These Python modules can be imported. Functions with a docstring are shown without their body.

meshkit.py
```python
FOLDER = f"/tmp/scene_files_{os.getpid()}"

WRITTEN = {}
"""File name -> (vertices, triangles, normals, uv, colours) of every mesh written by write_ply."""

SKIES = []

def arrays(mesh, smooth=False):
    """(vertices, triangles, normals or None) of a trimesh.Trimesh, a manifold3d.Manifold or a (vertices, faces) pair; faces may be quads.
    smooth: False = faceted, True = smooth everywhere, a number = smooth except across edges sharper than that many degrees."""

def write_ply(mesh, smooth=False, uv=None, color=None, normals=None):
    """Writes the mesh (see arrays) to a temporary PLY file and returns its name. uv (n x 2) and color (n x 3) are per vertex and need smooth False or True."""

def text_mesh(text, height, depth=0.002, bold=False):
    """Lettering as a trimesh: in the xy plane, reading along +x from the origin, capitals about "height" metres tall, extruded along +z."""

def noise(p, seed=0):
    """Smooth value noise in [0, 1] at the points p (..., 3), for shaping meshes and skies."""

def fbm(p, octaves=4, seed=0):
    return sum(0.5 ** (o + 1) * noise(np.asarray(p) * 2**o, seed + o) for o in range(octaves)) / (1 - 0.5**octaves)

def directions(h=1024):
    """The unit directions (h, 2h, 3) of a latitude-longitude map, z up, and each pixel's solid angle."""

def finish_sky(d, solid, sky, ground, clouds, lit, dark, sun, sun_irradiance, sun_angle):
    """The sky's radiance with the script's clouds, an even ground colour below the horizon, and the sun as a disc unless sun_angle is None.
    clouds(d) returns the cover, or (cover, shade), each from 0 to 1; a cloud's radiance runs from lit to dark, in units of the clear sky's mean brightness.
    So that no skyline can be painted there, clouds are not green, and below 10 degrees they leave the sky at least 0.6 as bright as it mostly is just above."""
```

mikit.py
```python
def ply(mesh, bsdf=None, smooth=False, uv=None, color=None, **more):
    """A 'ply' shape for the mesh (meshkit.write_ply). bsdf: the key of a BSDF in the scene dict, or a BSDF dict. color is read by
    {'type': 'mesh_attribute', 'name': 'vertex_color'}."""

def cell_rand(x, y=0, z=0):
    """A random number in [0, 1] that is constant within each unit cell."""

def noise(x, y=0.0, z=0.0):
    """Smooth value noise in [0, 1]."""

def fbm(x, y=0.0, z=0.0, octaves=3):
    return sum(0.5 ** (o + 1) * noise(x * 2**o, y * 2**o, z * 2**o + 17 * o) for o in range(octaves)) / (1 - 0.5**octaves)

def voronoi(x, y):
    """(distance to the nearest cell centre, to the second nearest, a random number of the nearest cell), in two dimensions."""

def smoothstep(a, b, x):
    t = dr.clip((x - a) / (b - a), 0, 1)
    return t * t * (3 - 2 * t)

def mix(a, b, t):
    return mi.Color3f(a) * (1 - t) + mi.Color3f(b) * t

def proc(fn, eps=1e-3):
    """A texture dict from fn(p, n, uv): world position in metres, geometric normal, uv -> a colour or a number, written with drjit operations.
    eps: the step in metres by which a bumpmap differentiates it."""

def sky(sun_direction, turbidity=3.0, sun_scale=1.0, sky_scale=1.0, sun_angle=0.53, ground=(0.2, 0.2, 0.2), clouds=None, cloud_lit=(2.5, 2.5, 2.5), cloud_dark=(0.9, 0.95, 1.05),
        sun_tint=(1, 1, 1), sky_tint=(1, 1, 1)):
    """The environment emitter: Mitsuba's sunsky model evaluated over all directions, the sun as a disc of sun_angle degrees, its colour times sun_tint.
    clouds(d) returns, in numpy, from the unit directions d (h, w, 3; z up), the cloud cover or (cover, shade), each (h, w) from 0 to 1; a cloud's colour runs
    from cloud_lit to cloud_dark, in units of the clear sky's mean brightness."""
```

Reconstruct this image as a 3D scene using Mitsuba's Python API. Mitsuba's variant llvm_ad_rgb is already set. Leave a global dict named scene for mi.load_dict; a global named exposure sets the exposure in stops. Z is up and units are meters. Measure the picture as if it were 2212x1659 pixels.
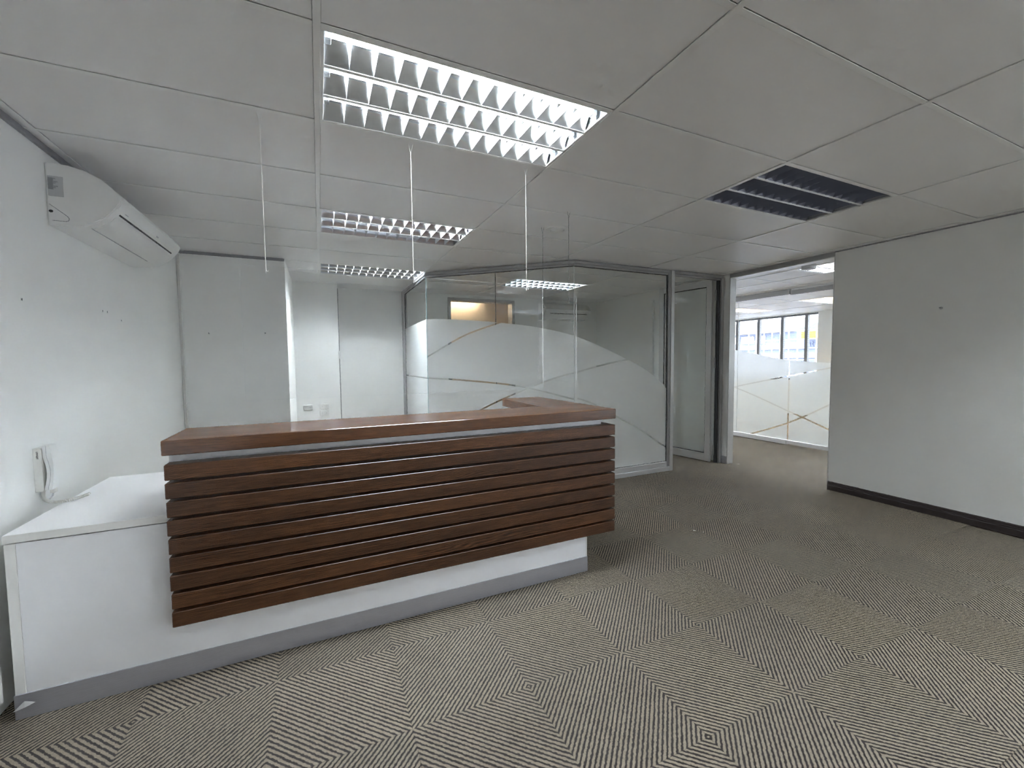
import math, random
import numpy as np
import trimesh
import manifold3d
import shapely
from shapely.geometry import Polygon, LineString, box as sbox
import drjit as dr
import mitsuba as mi
import mikit, meshkit
from mikit import noise, fbm, smoothstep, mix, cell_rand

random.seed(7)
T = mi.ScalarTransform4f
scene, labels = {}, {}

# ------------------------------------------------------------------ camera
YAW, PITCH, ROLL, FPX = 0.4307, -0.0561, -0.0101, 904.28
EYE = np.array([0.0, 0.0, 1.413])
fw = np.array([math.sin(YAW) * math.cos(PITCH), math.cos(YAW) * math.cos(PITCH), math.sin(PITCH)])
rt = np.array([math.cos(YAW), -math.sin(YAW), 0.0])
up = np.cross(rt, fw)
up2 = -rt * math.sin(ROLL) + up * math.cos(ROLL)
scene['camera'] = {'type': 'perspective', 'fov_axis': 'x', 'fov': math.degrees(2 * math.atan(1106 / FPX)), 'near_clip': 0.02, 'far_clip': 500.0,
                   'to_world': T().look_at(origin=EYE.tolist(), target=(EYE + fw).tolist(), up=up2.tolist())}

# ------------------------------------------------------------------ daylight and lamps
exposure = 1.7
LAMP = 36.0            # radiance of a lit fluorescent tube
def cloud(d):
    p = d * np.array([2.0, 2.0, 5.0])
    c = np.clip(meshkit.fbm(p + 3.1, 4, 5) * 1.7 - 0.35, 0, 1)
    return 0.55 + 0.45 * c, 0.35 * (1 - c)
scene['sky'] = mikit.sky([-0.55, 0.25, 0.8], turbidity=4.0, sun_scale=2.0, sky_scale=20.0, ground=(0.55, 0.55, 0.55), clouds=cloud,
                         cloud_lit=(1.6, 1.6, 1.65), cloud_dark=(1.0, 1.05, 1.15))

# ------------------------------------------------------------------ materials
def rgb(*c):
    return {'type': 'rgb', 'value': list(map(float, c))}
def mat(name, d, two=True):
    scene[name] = {'type': 'twosided', 'bsdf': d} if two else d
    return name
def pr(c, rough=0.5, metallic=0.0, **k):
    return {'type': 'principled', 'base_color': c if isinstance(c, dict) else rgb(*c), 'roughness': rough, 'metallic': metallic, **k}

def wall_fn(p, n, uv):
    g = fbm(p.x * 1.3, p.y * 1.3, p.z * 1.3, octaves=3)
    return mix((0.79, 0.80, 0.785), (0.84, 0.85, 0.84), g)
mat('m_wall', pr(mikit.proc(wall_fn), 0.6))
mat('m_wall_cool', pr((0.55, 0.56, 0.58), 0.55))
def tile_h(p, n, uv):
    return fbm(p.x * 55, p.y * 55, 0.0, octaves=3)
mat('m_tile', {'type': 'bumpmap', 'scale': 0.0016, 'arbitrary': mikit.proc(tile_h, eps=0.003), 'bsdf': pr((0.86, 0.865, 0.87), 0.42, specular=0.4)})
mat('m_tee', pr((0.88, 0.89, 0.89), 0.3))
mat('m_trim_grey', pr((0.20, 0.20, 0.215), 0.5))
mat('m_dark', pr((0.03, 0.03, 0.032), 0.5))
mat('m_black_skirt', pr((0.018, 0.013, 0.012), 0.28))
mat('m_alu', pr((0.62, 0.62, 0.62), 0.38, 0.35))
mat('m_alu_dark', pr((0.33, 0.33, 0.335), 0.4, 0.35))
mat('m_white_lam', pr((0.77, 0.772, 0.79), 0.35))
mat('m_edge_lam', pr((0.70, 0.69, 0.67), 0.4))
mat('m_white_plastic', pr((0.80, 0.81, 0.80), 0.3))
mat('m_cream_plastic', pr((0.74, 0.73, 0.69), 0.35))
mat('m_grey_print', pr((0.22, 0.23, 0.24), 0.6))
mat('m_pale_print', pr((0.45, 0.46, 0.47), 0.6))
mat('m_wire', pr((0.85, 0.85, 0.84), 0.4))
mat('m_wire_dark', pr((0.12, 0.12, 0.12), 0.4))
mat('m_black_rubber', pr((0.012, 0.012, 0.013), 0.5))
mat('m_edge_glass', pr((0.55, 0.72, 0.74), 0.2))
mat('m_edge_clear', pr((0.75, 0.77, 0.78), 0.25))
def kick_fn(p, n, uv):
    s = noise(p.x * 40, p.y * 40, p.z * 900)
    w = fbm(p.x * 3, p.z * 9, 1.0, octaves=3)
    return mix((0.31, 0.31, 0.335), (0.40, 0.40, 0.43), 0.5 * s + 0.5 * w)
mat('m_kick', pr(mikit.proc(kick_fn), 0.36, 0.55))
mat('m_mirror', {'type': 'roughconductor', 'material': 'Al', 'alpha': 0.06, 'distribution': 'ggx', 'specular_reflectance': rgb(0.78, 0.86, 0.95)})
mat('m_louvre_unlit_shade', pr((0.20, 0.21, 0.26), 0.38, 0.6))  # same louvre metal, darkened in colour so the fixture looks unlit
mat('m_blade', pr((0.82, 0.84, 0.86), 0.42, 0.55))
mat('m_housing', pr((0.5, 0.51, 0.53), 0.4, 0.3))
mat('m_tube_off', pr((0.82, 0.82, 0.80), 0.3))
mat('m_glass', {'type': 'thindielectric', 'int_ior': 1.5, 'specular_transmittance': rgb(0.93, 0.955, 0.945)}, two=False)
mat('m_screen', {'type': 'thindielectric', 'int_ior': 1.49, 'specular_transmittance': rgb(0.94, 0.945, 0.95)}, two=False)
mat('m_film', {'type': 'principledthin', 'base_color': rgb(0.95, 0.97, 0.965), 'roughness': 0.3, 'spec_trans': 0.27, 'diff_trans': 0.45, 'eta': 1.4}, two=False)

# carpet tiles: diagonal ribs turned a quarter from tile to tile
FU, FV, TH, CN = 0.7846, 2.0558, -0.0075, 21.0
CC, CS = math.cos(TH), math.sin(TH)
def carpet_fn(p, n, uv):
    x, y = p.x - FU, p.y - FV
    A, B = (CC * x + CS * y) / 0.5, (-CS * x + CC * y) / 0.5
    I, J = dr.floor(A), dr.floor(B)
    fa, fb = A - I, B - J
    par = I + J
    odd = dr.abs(par - 2 * dr.floor(par * 0.5)) > 0.5
    wob = (noise(A * 70, B * 70) - 0.5) * 0.010
    d = dr.select(odd, fa + fb, fb - fa + 1.0) + wob
    t = d * CN
    s = dr.abs(t - dr.floor(t) - 0.5) * 2
    k = smoothstep(0.30, 0.62, s)
    yarn = noise(A * 260, B * 260, 3.0)
    big = fbm(A * 1.1, B * 1.1, 5.0, octaves=3)
    r = cell_rand(I, J, 3)
    light = mix((0.132, 0.109, 0.080), (0.250, 0.209, 0.157), yarn * 0.75 + big * 0.35)
    dark = mix((0.011, 0.0088, 0.0080), (0.027, 0.0215, 0.019), yarn)
    return mix(dark, light * (0.93 + 0.14 * r), k)
mat('m_carpet', pr(mikit.proc(carpet_fn), 0.9, specular=0.15, sheen=0.25))

# wenge: one grain function for boards lying along x, one for boards along y
def wood_fn(axis, z0, lo, hi, ring, tone):
    def fn(p, n, uv):
        u = p.x if axis == 0 else p.y
        w = p.y if axis == 0 else p.x
        row = dr.floor((1.1 - p.z) / 0.0806 - z0)
        r1, r2, r3 = cell_rand(row, 1, axis), cell_rand(row, 2, axis), cell_rand(row, 3, axis)
        zz = p.z + w * 0.6
        warp = fbm(u * (1.1 + r1) + r2 * 40, zz * 9 + r3 * 9, w * 3, octaves=3)
        fig = dr.select(dr.abs(row - 3) < 0.5, 26.0, 5.0 + 9 * r2)
        g = zz * (130 + 60 * r1) + u * (r3 - 0.5) * 16 + warp * fig + noise(u * 14, zz * 90) * 0.7
        g = dr.abs(g - dr.floor(g) - 0.5) * 2
        line = smoothstep(0.2, 0.9, g)
        fibre = noise(u * 16 + r1 * 9, zz * 420, w * 420) * 0.6 + noise(u * 42 + r2 * 9, zz * 1000, w * 1000) * 0.4
        fibre = smoothstep(0.28, 0.78, fibre)
        broad = fbm(u * 1.6 + r3 * 17, zz * 18, w * 18 + r1, octaves=3)
        v = 0.42 * line * ring + 0.38 * fibre + 0.55 * broad - 0.20
        return mix(lo, hi, dr.clip(v, 0, 1)) * (1 - tone + 2 * tone * r2)
    return fn
WLO, WHI = (0.0058, 0.0023, 0.0012), (0.070, 0.027, 0.0095)
mat('m_slat_x', pr(mikit.proc(wood_fn(0, 0.43, WLO, WHI, 1.0, 0.25)), 0.36, specular=0.32))
mat('m_slat_y', pr(mikit.proc(wood_fn(1, 0.43, WLO, WHI, 1.0, 0.25)), 0.36, specular=0.32))
SLO, SHI = (0.024, 0.0080, 0.0026), (0.112, 0.040, 0.0110)
mat('m_slab_x', pr(mikit.proc(wood_fn(0, 0.1, SLO, SHI, 0.45, 0.0)), 0.16, specular=0.5, clearcoat=0.5, clearcoat_gloss=0.9))
mat('m_slab_y', pr(mikit.proc(wood_fn(1, 0.1, SLO, SHI, 0.45, 0.0)), 0.16, specular=0.5, clearcoat=0.5, clearcoat_gloss=0.9))

# ------------------------------------------------------------------ helpers
def bx(x0, x1, y0, y1, z0, z1, c=0.0):
    lo, hi = np.array([min(x0, x1), min(y0, y1), min(z0, z1)], float), np.array([max(x0, x1), max(y0, y1), max(z0, z1)], float)
    if c <= 0:
        return trimesh.creation.box(bounds=[lo, hi])
    c = min(c, 0.45 * float((hi - lo).min()))
    pts = []
    for sx in (0, 1):
        for sy in (0, 1):
            for sz in (0, 1):
                k = np.where([sx, sy, sz], hi, lo)
                s = np.where([sx, sy, sz], -c, c)
                for keep in range(3):
                    q = k + s
                    q[keep] = k[keep]
                    pts.append(q)
    return trimesh.convex.convex_hull(np.array(pts))
def join(*ms):
    return trimesh.util.concatenate([m for m in ms])
def extr(poly, h):
    """polygon in xy, extruded 0..h along z"""
    if isinstance(poly, list):
        poly = Polygon(poly)
    gs = [g for g in getattr(poly, 'geoms', [poly]) if g.area > 1e-8]
    return trimesh.util.concatenate([trimesh.creation.extrude_polygon(g, h, engine='earcut') for g in gs])
def remap(m, fn):
    m = m.copy()
    m.vertices = fn(np.asarray(m.vertices))
    m.fix_normals()
    return m
def prof_y(poly, y0, y1):
    """profile in (x, z), extruded along y"""
    return remap(extr(poly, 1.0), lambda v: np.stack([v[:, 0], y0 + v[:, 2] * (y1 - y0), v[:, 1]], 1))
def prof_x(poly, x0, x1):
    """profile in (y, z), extruded along x"""
    return remap(extr(poly, 1.0), lambda v: np.stack([x0 + v[:, 2] * (x1 - x0), v[:, 0], v[:, 1]], 1))
def tube(path, r, sides=8, closed=True):
    p = np.asarray(path, float)
    t = np.gradient(p, axis=0)
    t /= np.linalg.norm(t, axis=1, keepdims=True) + 1e-12
    a = np.cross(t, [0.31, 0.2, 0.93]); a /= np.linalg.norm(a, axis=1, keepdims=True) + 1e-12
    b = np.cross(t, a)
    ang = np.arange(sides) * 2 * np.pi / sides
    v = p[:, None] + r * (np.cos(ang)[None, :, None] * a[:, None] + np.sin(ang)[None, :, None] * b[:, None])
    f = []
    n = len(p)
    for i in range(n - 1):
        for j in range(sides):
            k = (j + 1) % sides
            f += [[i * sides + j, i * sides + k, (i + 1) * sides + k], [i * sides + j, (i + 1) * sides + k, (i + 1) * sides + j]]
    v = v.reshape(-1, 3)
    v = np.vstack([v, p[:1], p[-1:]])
    for j in range(sides):
        k = (j + 1) % sides
        f += [[n * sides, k, j], [n * sides + 1, (n - 1) * sides + j, (n - 1) * sides + k]]
    m = trimesh.Trimesh(v, f, process=False)
    m.fix_normals()
    return m
def rod(a, b, r, sides=8):
    a, b = np.array(a, float), np.array(b, float)
    return tube([a, (a + b) / 2, b], r, sides)
used = {}
def num(name):
    k = used.get(name, 0)
    used[name] = k + 1
    return name if k == 0 else f'{name}_{k:03d}'
def add(name, shape, m=None, label=None, cat=None, group=None, kind=None, smooth=False, at=None, number=True):
    if not isinstance(shape, dict):
        shape = mikit.ply(shape, m, smooth=smooth)
    key = num(name) if number else name
    if at is not None:
        shape = {**shape, 'to_world': at}
    scene[key] = dict(shape)
    L = {k: v for k, v in (('label', label), ('category', cat), ('group', group), ('kind', kind)) if v}
    if L:
        labels[key] = L
    return key
def thing(name, label, cat=None, group=None, kind=None):
    key = num(name)
    labels[key] = {k: v for k, v in (('label', label), ('category', cat), ('group', group), ('kind', kind)) if v}
    return key

CEIL = 2.51
GX = [0.028 + 1.2 * k for k in range(-1, 10)]
def gy(v):
    return 2.153 + 0.6 * v
XL, XR, YB, YN = -1.22, 4.92, 6.75, -6.0      # left wall, right wall, back wall, wall behind the camera
XG, XW = 6.90, 10.8                            # corridor glazing, far window wall

# ------------------------------------------------------------------ floor
add('floor', join(bx(-1.4, XR + 0.1, -6.2, 9.2, -0.2, -0.007), bx(XR + 0.1, 11.2, -1.65, 9.2, -0.2, -0.007)), 'm_carpet', 'ribbed brown grey carpet of square tiles with diagonal stripes', kind='structure')
tile_shape = mikit.ply(bx(-0.2498, 0.2498, -0.2498, 0.2498, -0.0075, 0.0, 0.0007), 'm_carpet')
def in_view(x, y):
    d = np.array([x, y, 0]) - EYE
    z = d @ fw
    if z < 0.3:
        return False
    return abs(d @ (rt * math.cos(ROLL) + up * math.sin(ROLL)) / z) < 1.36 and d @ up2 / z > -1.12
cands = []
for i in range(-20, 20):
    for j in range(-20, 24):
        a, b = 0.5 * j + 0.25, 0.5 * i + 0.25
        x, y = FU + CC * a - CS * b, FV + CS * a + CC * b
        ok = (XL + 0.1 < x < 4.9 and 0.3 < y < 6.7) or (4.7 < x < 6.95 and 1.6 < y < 7.0)
        if ok and in_view(x, y):
            cands.append((x * x + y * y, x, y))
cands.sort()
for q, (_, x, y) in enumerate(cands[:300]):
    add('floor__carpet_tile', tile_shape, at=T().translate([x, y, 0]).rotate([0, 0, 1], math.degrees(TH)))

# ------------------------------------------------------------------ walls
W = 'm_wall'
add('wall_left', bx(XL - 0.12, XL, YN, 5.21, 0, 2.8), W, 'white painted wall with the air conditioner and intercom on it', kind='structure')
add('wall_back_left', join(bx(XL - 0.12, -0.30, 5.09, 5.21, 0, 2.8)), W, 'short grey white wall behind the left end of the desk', kind='structure')
add('wall_return', bx(-0.42, -0.30, 5.092, 6.9, 0, 2.8), W, 'brightly lit return wall beside the blank plates', kind='structure')
DX0, DX1, DZ = 2.00, 3.11, 2.415     # doorway in the back wall of the office
add('wall_back', join(bx(-0.42, 0.262, 6.45, 6.9, 0, 2.8), bx(0.262, DX0, YB, 6.9, 0, 2.8), bx(DX1, 5.1, YB, 6.9, 0, 2.8), bx(DX0, DX1, YB, 6.9, DZ, 2.8)), W,
    'white back wall with a step and a doorway into a warm lit room', kind='structure')
OY0, OY1 = 2.61, 3.84               # opening into the corridor
add('wall_right', join(bx(XR, XR + 0.10, YN, -4.55, 0, 2.8), bx(XR, XR + 0.10, -1.7, OY0, 0, 2.8), bx(XR, XR + 0.10, -4.55, -1.7, 0, 0.5), bx(XR, XR + 0.10, -4.55, -1.7, 2.45, 2.8), bx(XR, XR + 0.10, -3.15, -3.1, 0.5, 2.45), bx(XR, XR + 0.10, OY1, YB + 0.15, 0, 2.8), bx(XR, XR + 0.10, OY0, OY1, 2.46, 2.8)), W,
    'plain white wall right of the corridor opening with a dark skirting board', kind='structure')
# behind the camera: a plain end wall, and street windows in the right wall where the corridor wing ends
add('wall_front', bx(XL - 0.12, XR + 0.1, YN - 0.15, YN, 0, 2.8), W, 'plain wall at the far end of the reception behind the viewer', kind='structure')
add('wall_wing', bx(XR + 0.1, XW + 0.25, -1.65, -1.5, 0, 2.8), W, 'outer wall closing the near end of the corridor', kind='structure')
for i, (a, b) in enumerate(((-4.55, -3.15), (-3.1, -1.7))):
    k = thing(f'window_{i + 5}', 'wide street window in the right wall behind the viewer', kind='structure')
    add(k + '__frame', join(bx(XR + 0.03, XR + 0.08, a, b, 0.5, 0.55), bx(XR + 0.03, XR + 0.08, a, b, 2.4, 2.45), bx(XR + 0.03, XR + 0.08, a, a + 0.05, 0.55, 2.4), bx(XR + 0.03, XR + 0.08, b - 0.05, b, 0.55, 2.4)), 'm_alu')
    add(k + '__pane', trimesh.Trimesh([[XR + 0.055, a + 0.04, 0.54], [XR + 0.055, b - 0.04, 0.54], [XR + 0.055, b - 0.04, 2.41], [XR + 0.055, a + 0.04, 2.41]], [[0, 1, 2], [0, 2, 3]], process=False), 'm_glass')
# corridor and far room shell
add('wall_corridor', join(bx(XR + 0.1, 11.1, 9.0, 9.15, 0, 2.8)), W, 'wall closing the far end of the corridor', kind='structure')
WY = [6.05, 6.35, 6.94, 7.58, 8.22, 8.86]
add('wall_windows', join(bx(XW, XW + 0.25, -1.65, 0.4, 0, 2.8), bx(XW, XW + 0.25, 4.9, 6.05, 0, 2.8), bx(XW, XW + 0.25, 8.86, 9.15, 0, 2.8), bx(XW, XW + 0.25, 6.05, 8.86, 0, 0.85), bx(XW, XW + 0.25, 6.05, 8.86, 2.49, 2.8), bx(XW, XW + 0.25, 0.4, 4.9, 0, 0.85), bx(XW, XW + 0.25, 0.4, 4.9, 2.49, 2.8)), W,
    'wall of the far room beyond the corridor with a row of bright windows', kind='structure')
# doorway room behind the office
mat('m_warm_wall', pr((0.78, 0.72, 0.64), 0.6))
add('wall_warm_room', join(bx(1.0, 4.4, 8.6, 8.7, 0, 2.8), bx(0.9, 1.0, 6.9, 8.7, 0, 2.8), bx(4.4, 4.5, 6.9, 8.7, 0, 2.8)), 'm_warm_wall', 'cream wall seen through the doorway behind the glass office', kind='structure')

# ------------------------------------------------------------------ ceiling: deck, tees and tiles
add('ceiling', join(bx(-1.4, XR + 0.1, -6.2, 9.2, 2.8, 2.95), bx(XR + 0.1, 11.2, -1.65, 9.2, 2.8, 2.95)), 'm_trim_grey', 'suspended ceiling of white rectangular tiles in a white grid', kind='structure')
# light fixtures: (column, row) -> (lit rows, warm)
FIX = {(1, -1): (1, 1, 1), (1, 2): (1, 1, 0), (1, 5): (1, 1, 1), (3, -1): (0, 0, 0), (3, 5): (3, 3, 3), (5, 1): (5, 5, 5), (5, 6): (5, 5, 5), (5, -3): (5, 5, 5),
       (1, -4): (4, 4, 4), (3, -4): (4, 4, 4), (2, -7): (1, 1, 1), (2, -11): (1, 1, 1), (4, -5): (1, 1, 1), (8, 7): (2, 2, 2), (8, 4): (2, 2, 2), (4, -11): (1, 1, 1)}
SMALL = {(5, 1), (5, 6), (5, -3)}  # the corridor lights out of view are added to brighten the corridor
def region(x, y):
    if XL < x < XR:
        return y < 5.09 or (x > -0.3 and y < 6.75)
    return XR + 0.1 < x < XW and -1.5 < y < 9.0
cell_base = bx(-0.588, 0.588, -0.288, 0.288, 0, 0.016, 0.002)
cell_shape = mikit.ply(cell_base, 'm_tile')
cut_cache = {}
vis_first = []
ROOMS = ((XL, XR, YN, 5.09, 1.2), (-0.30, XR, 5.09, 6.75, 1.2), (XR + 0.1, XG, -1.5, 9.0, 0.6), (XG, XW, -1.5, 9.0, 1.2))
SMALL_X = 5.428
for rx0, rx1, ry0, ry1, pit in ROOMS:
    x0 = GX[0]
    while x0 < rx1:
        for v in range(-14, 12):
            y0 = gy(v)
            ci = int(round((x0 - GX[0]) / 1.2)) if pit > 1 else -1
            if pit > 1 and (ci, v) in FIX and (ci, v) not in SMALL:
                continue
            if pit < 1 and v in (1, 6, -3) and abs(x0 - SMALL_X) < 0.01:
                continue
            a, b, c, d = max(x0, rx0), min(x0 + pit, rx1), max(y0, ry0), min(y0 + 0.6, ry1)
            if b - a > 0.03 and d - c > 0.03:
                vis_first.append((((a + b) / 2) ** 2 + ((c + d) / 2) ** 2, 'f' if (b - a > 1.19 and d - c > 0.59) else 'c', (a, b, c, d)))
        x0 += pit
# strip between the first tee and the left wall
for v in range(-14, 5):
    vis_first.append((1.2 ** 2 + gy(v) ** 2, 'c', (XL, GX[0], gy(v), min(gy(v) + 0.6, 5.09))))
vis_first.sort(key=lambda q: q[0] + (60 if q[2][2] < -0.5 else 0))
rest = []
for n_, (_, t, (a, b, c, d)) in enumerate(vis_first):
    if t == 'f':
        m = None
        sh, at = cell_shape, T().translate([(a + b) / 2, (c + d) / 2, CEIL + 0.001])
    else:
        m = bx(a + 0.001, b - 0.001, c + 0.001, d - 0.001, CEIL + 0.001, CEIL + 0.016)
        sh, at = mikit.ply(m, 'm_tile'), None
    if n_ < 290:
        add('ceiling__tile', sh, at=at)
    else:
        rest.append(bx(a + 0.004, b - 0.004, c + 0.004, d - 0.004, CEIL + 0.001, CEIL + 0.016))
if rest:
    add('ceiling__far_tiles', join(*rest), 'm_tile', kind='stuff')
def tee_pieces():
    for rx0, rx1, ry0, ry1, pit in ROOMS:
        xs = [g for g in (GX[0] + pit * q for q in range(30)) if rx0 + 0.02 < g < rx1 - 0.02]
        for gx in xs:
            add('ceiling__main_tee', join(bx(gx - 0.012, gx + 0.012, ry0, ry1, CEIL - 0.0045, CEIL + 0.001, 0.0012), bx(gx - 0.002, gx + 0.002, ry0, ry1, CEIL, CEIL + 0.04)), 'm_tee')
        for v in range(-13, 12):
            y = gy(v)
            if not ry0 + 0.02 < y < ry1 - 0.02:
                continue
            cuts = [rx0] + xs + [rx1]
            for a, b in zip(cuts[:-1], cuts[1:]):
                m = join(bx(a + 0.0125, b - 0.0125, y - 0.011, y + 0.011, CEIL - 0.0025, CEIL + 0.001, 0.0008), bx(a + 0.013, b - 0.013, y - 0.002, y + 0.002, CEIL, CEIL + 0.03))
                if b - a > 0.1 and y > -1.7 and (rx0 < XG - 0.1 or y > 3.0):
                    add('ceiling__cross_tee', m, 'm_tee')
                else:
                    far_tees.append(m)
far_tees = []
tee_pieces()
if far_tees:
    add('ceiling__rear_tees', join(*far_tees), 'm_tee', kind='stuff')
# trim round the wall heads, its shadow put into the dark grey colour
add('trim_1', bx(XL, XL + 0.016, YN, 5.09, 2.484, CEIL), 'm_trim_grey', 'ceiling trim along the left wall, coloured dark grey for its shadow', kind='structure')
add('trim_2', bx(XL, -0.30, 5.074, 5.09, 2.484, CEIL), 'm_trim_grey', 'ceiling trim along the short back wall, coloured dark grey for its shadow', kind='structure')
add('trim_3', bx(XR - 0.012, XR, YN, OY0, 2.500, CEIL), 'm_trim_grey', 'thin ceiling trim along the right wall', kind='structure')

# ------------------------------------------------------------------ louvred light fixtures
# each row is a parabolic trough with the tube at its focus: z = ZV - y^2 / (4 F)
PF, PH = 0.0239, 0.060
ZV = PH + PF
RH, ROWW = 0.046, 0.190
py_ = lambda z: math.sqrt(max(4 * PF * (ZV - z), 0.0))
fl_frame = join(bx(-0.594, 0.594, -0.294, -0.280, 0.0, 0.012, 0.002), bx(-0.594, 0.594, 0.280, 0.294, 0.0, 0.012, 0.002),
                bx(-0.594, -0.576, -0.280, 0.280, 0.0, 0.012, 0.002), bx(0.576, 0.594, -0.280, 0.280, 0.0, 0.012, 0.002))
fl_house = join(bx(-0.594, 0.594, -0.294, 0.294, 0.098, 0.102), bx(-0.594, 0.594, -0.294, -0.291, 0.012, 0.098), bx(-0.594, 0.594, 0.291, 0.294, 0.012, 0.098),
                bx(-0.594, -0.591, -0.291, 0.291, 0.012, 0.098), bx(0.591, 0.594, -0.291, 0.291, 0.012, 0.098))
half = [(py_(z), z) for z in np.concatenate([np.linspace(0.003, 0.075, 14), [ZV - 0.004, ZV - 0.001]])]
curve = [(-y, z) for y, z in half] + [(y, z) for y, z in reversed(half)]
trough = prof_x([*curve, *[(y * 1.012, z + 0.0015) for y, z in reversed(curve)]], -0.576, 0.576)
ridge = prof_x([(-0.0075, 0.0028), (0.0075, 0.0028), (0.009, 0.006), (-0.009, 0.006)], -0.576, 0.576)
bz = np.linspace(0.003, 0.003 + RH - 0.002, 8)
blade_poly = [(-py_(z), z) for z in bz] + [(py_(z), z) for z in reversed(bz)]
def blade_mesh():
    m = prof_x(blade_poly, -1, 1)
    v = m.vertices.copy()
    v[:, 0] *= 0.0006 + 0.0045 * np.clip((v[:, 2] - 0.003) / RH, 0, 1)
    m.vertices = v
    m.fix_normals()
    return m
tube_mesh = trimesh.creation.cylinder(0.013, 1.10, sections=16)
tube_mesh.apply_transform(trimesh.transformations.rotation_matrix(math.pi / 2, [0, 1, 0]))
sock = bx(-0.576, -0.552, -0.016, 0.016, 0.03, 0.098, 0.003)
SH = {'frame': mikit.ply(fl_frame, 'm_tee'), 'house': mikit.ply(fl_house, 'm_housing'), 'trough': mikit.ply(trough, 'm_mirror', smooth=40), 'ridge': mikit.ply(ridge, 'm_blade'),
      'blade': mikit.ply(blade_mesh(), 'm_blade'), 'trough_d': mikit.ply(trough, 'm_louvre_unlit_shade', smooth=40), 'blade_d': mikit.ply(blade_mesh(), 'm_louvre_unlit_shade'), 'sock0': mikit.ply(sock, 'm_housing'), 'sock1': mikit.ply(sock.copy().apply_translation([1.128, 0, 0]), 'm_housing')}
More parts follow.
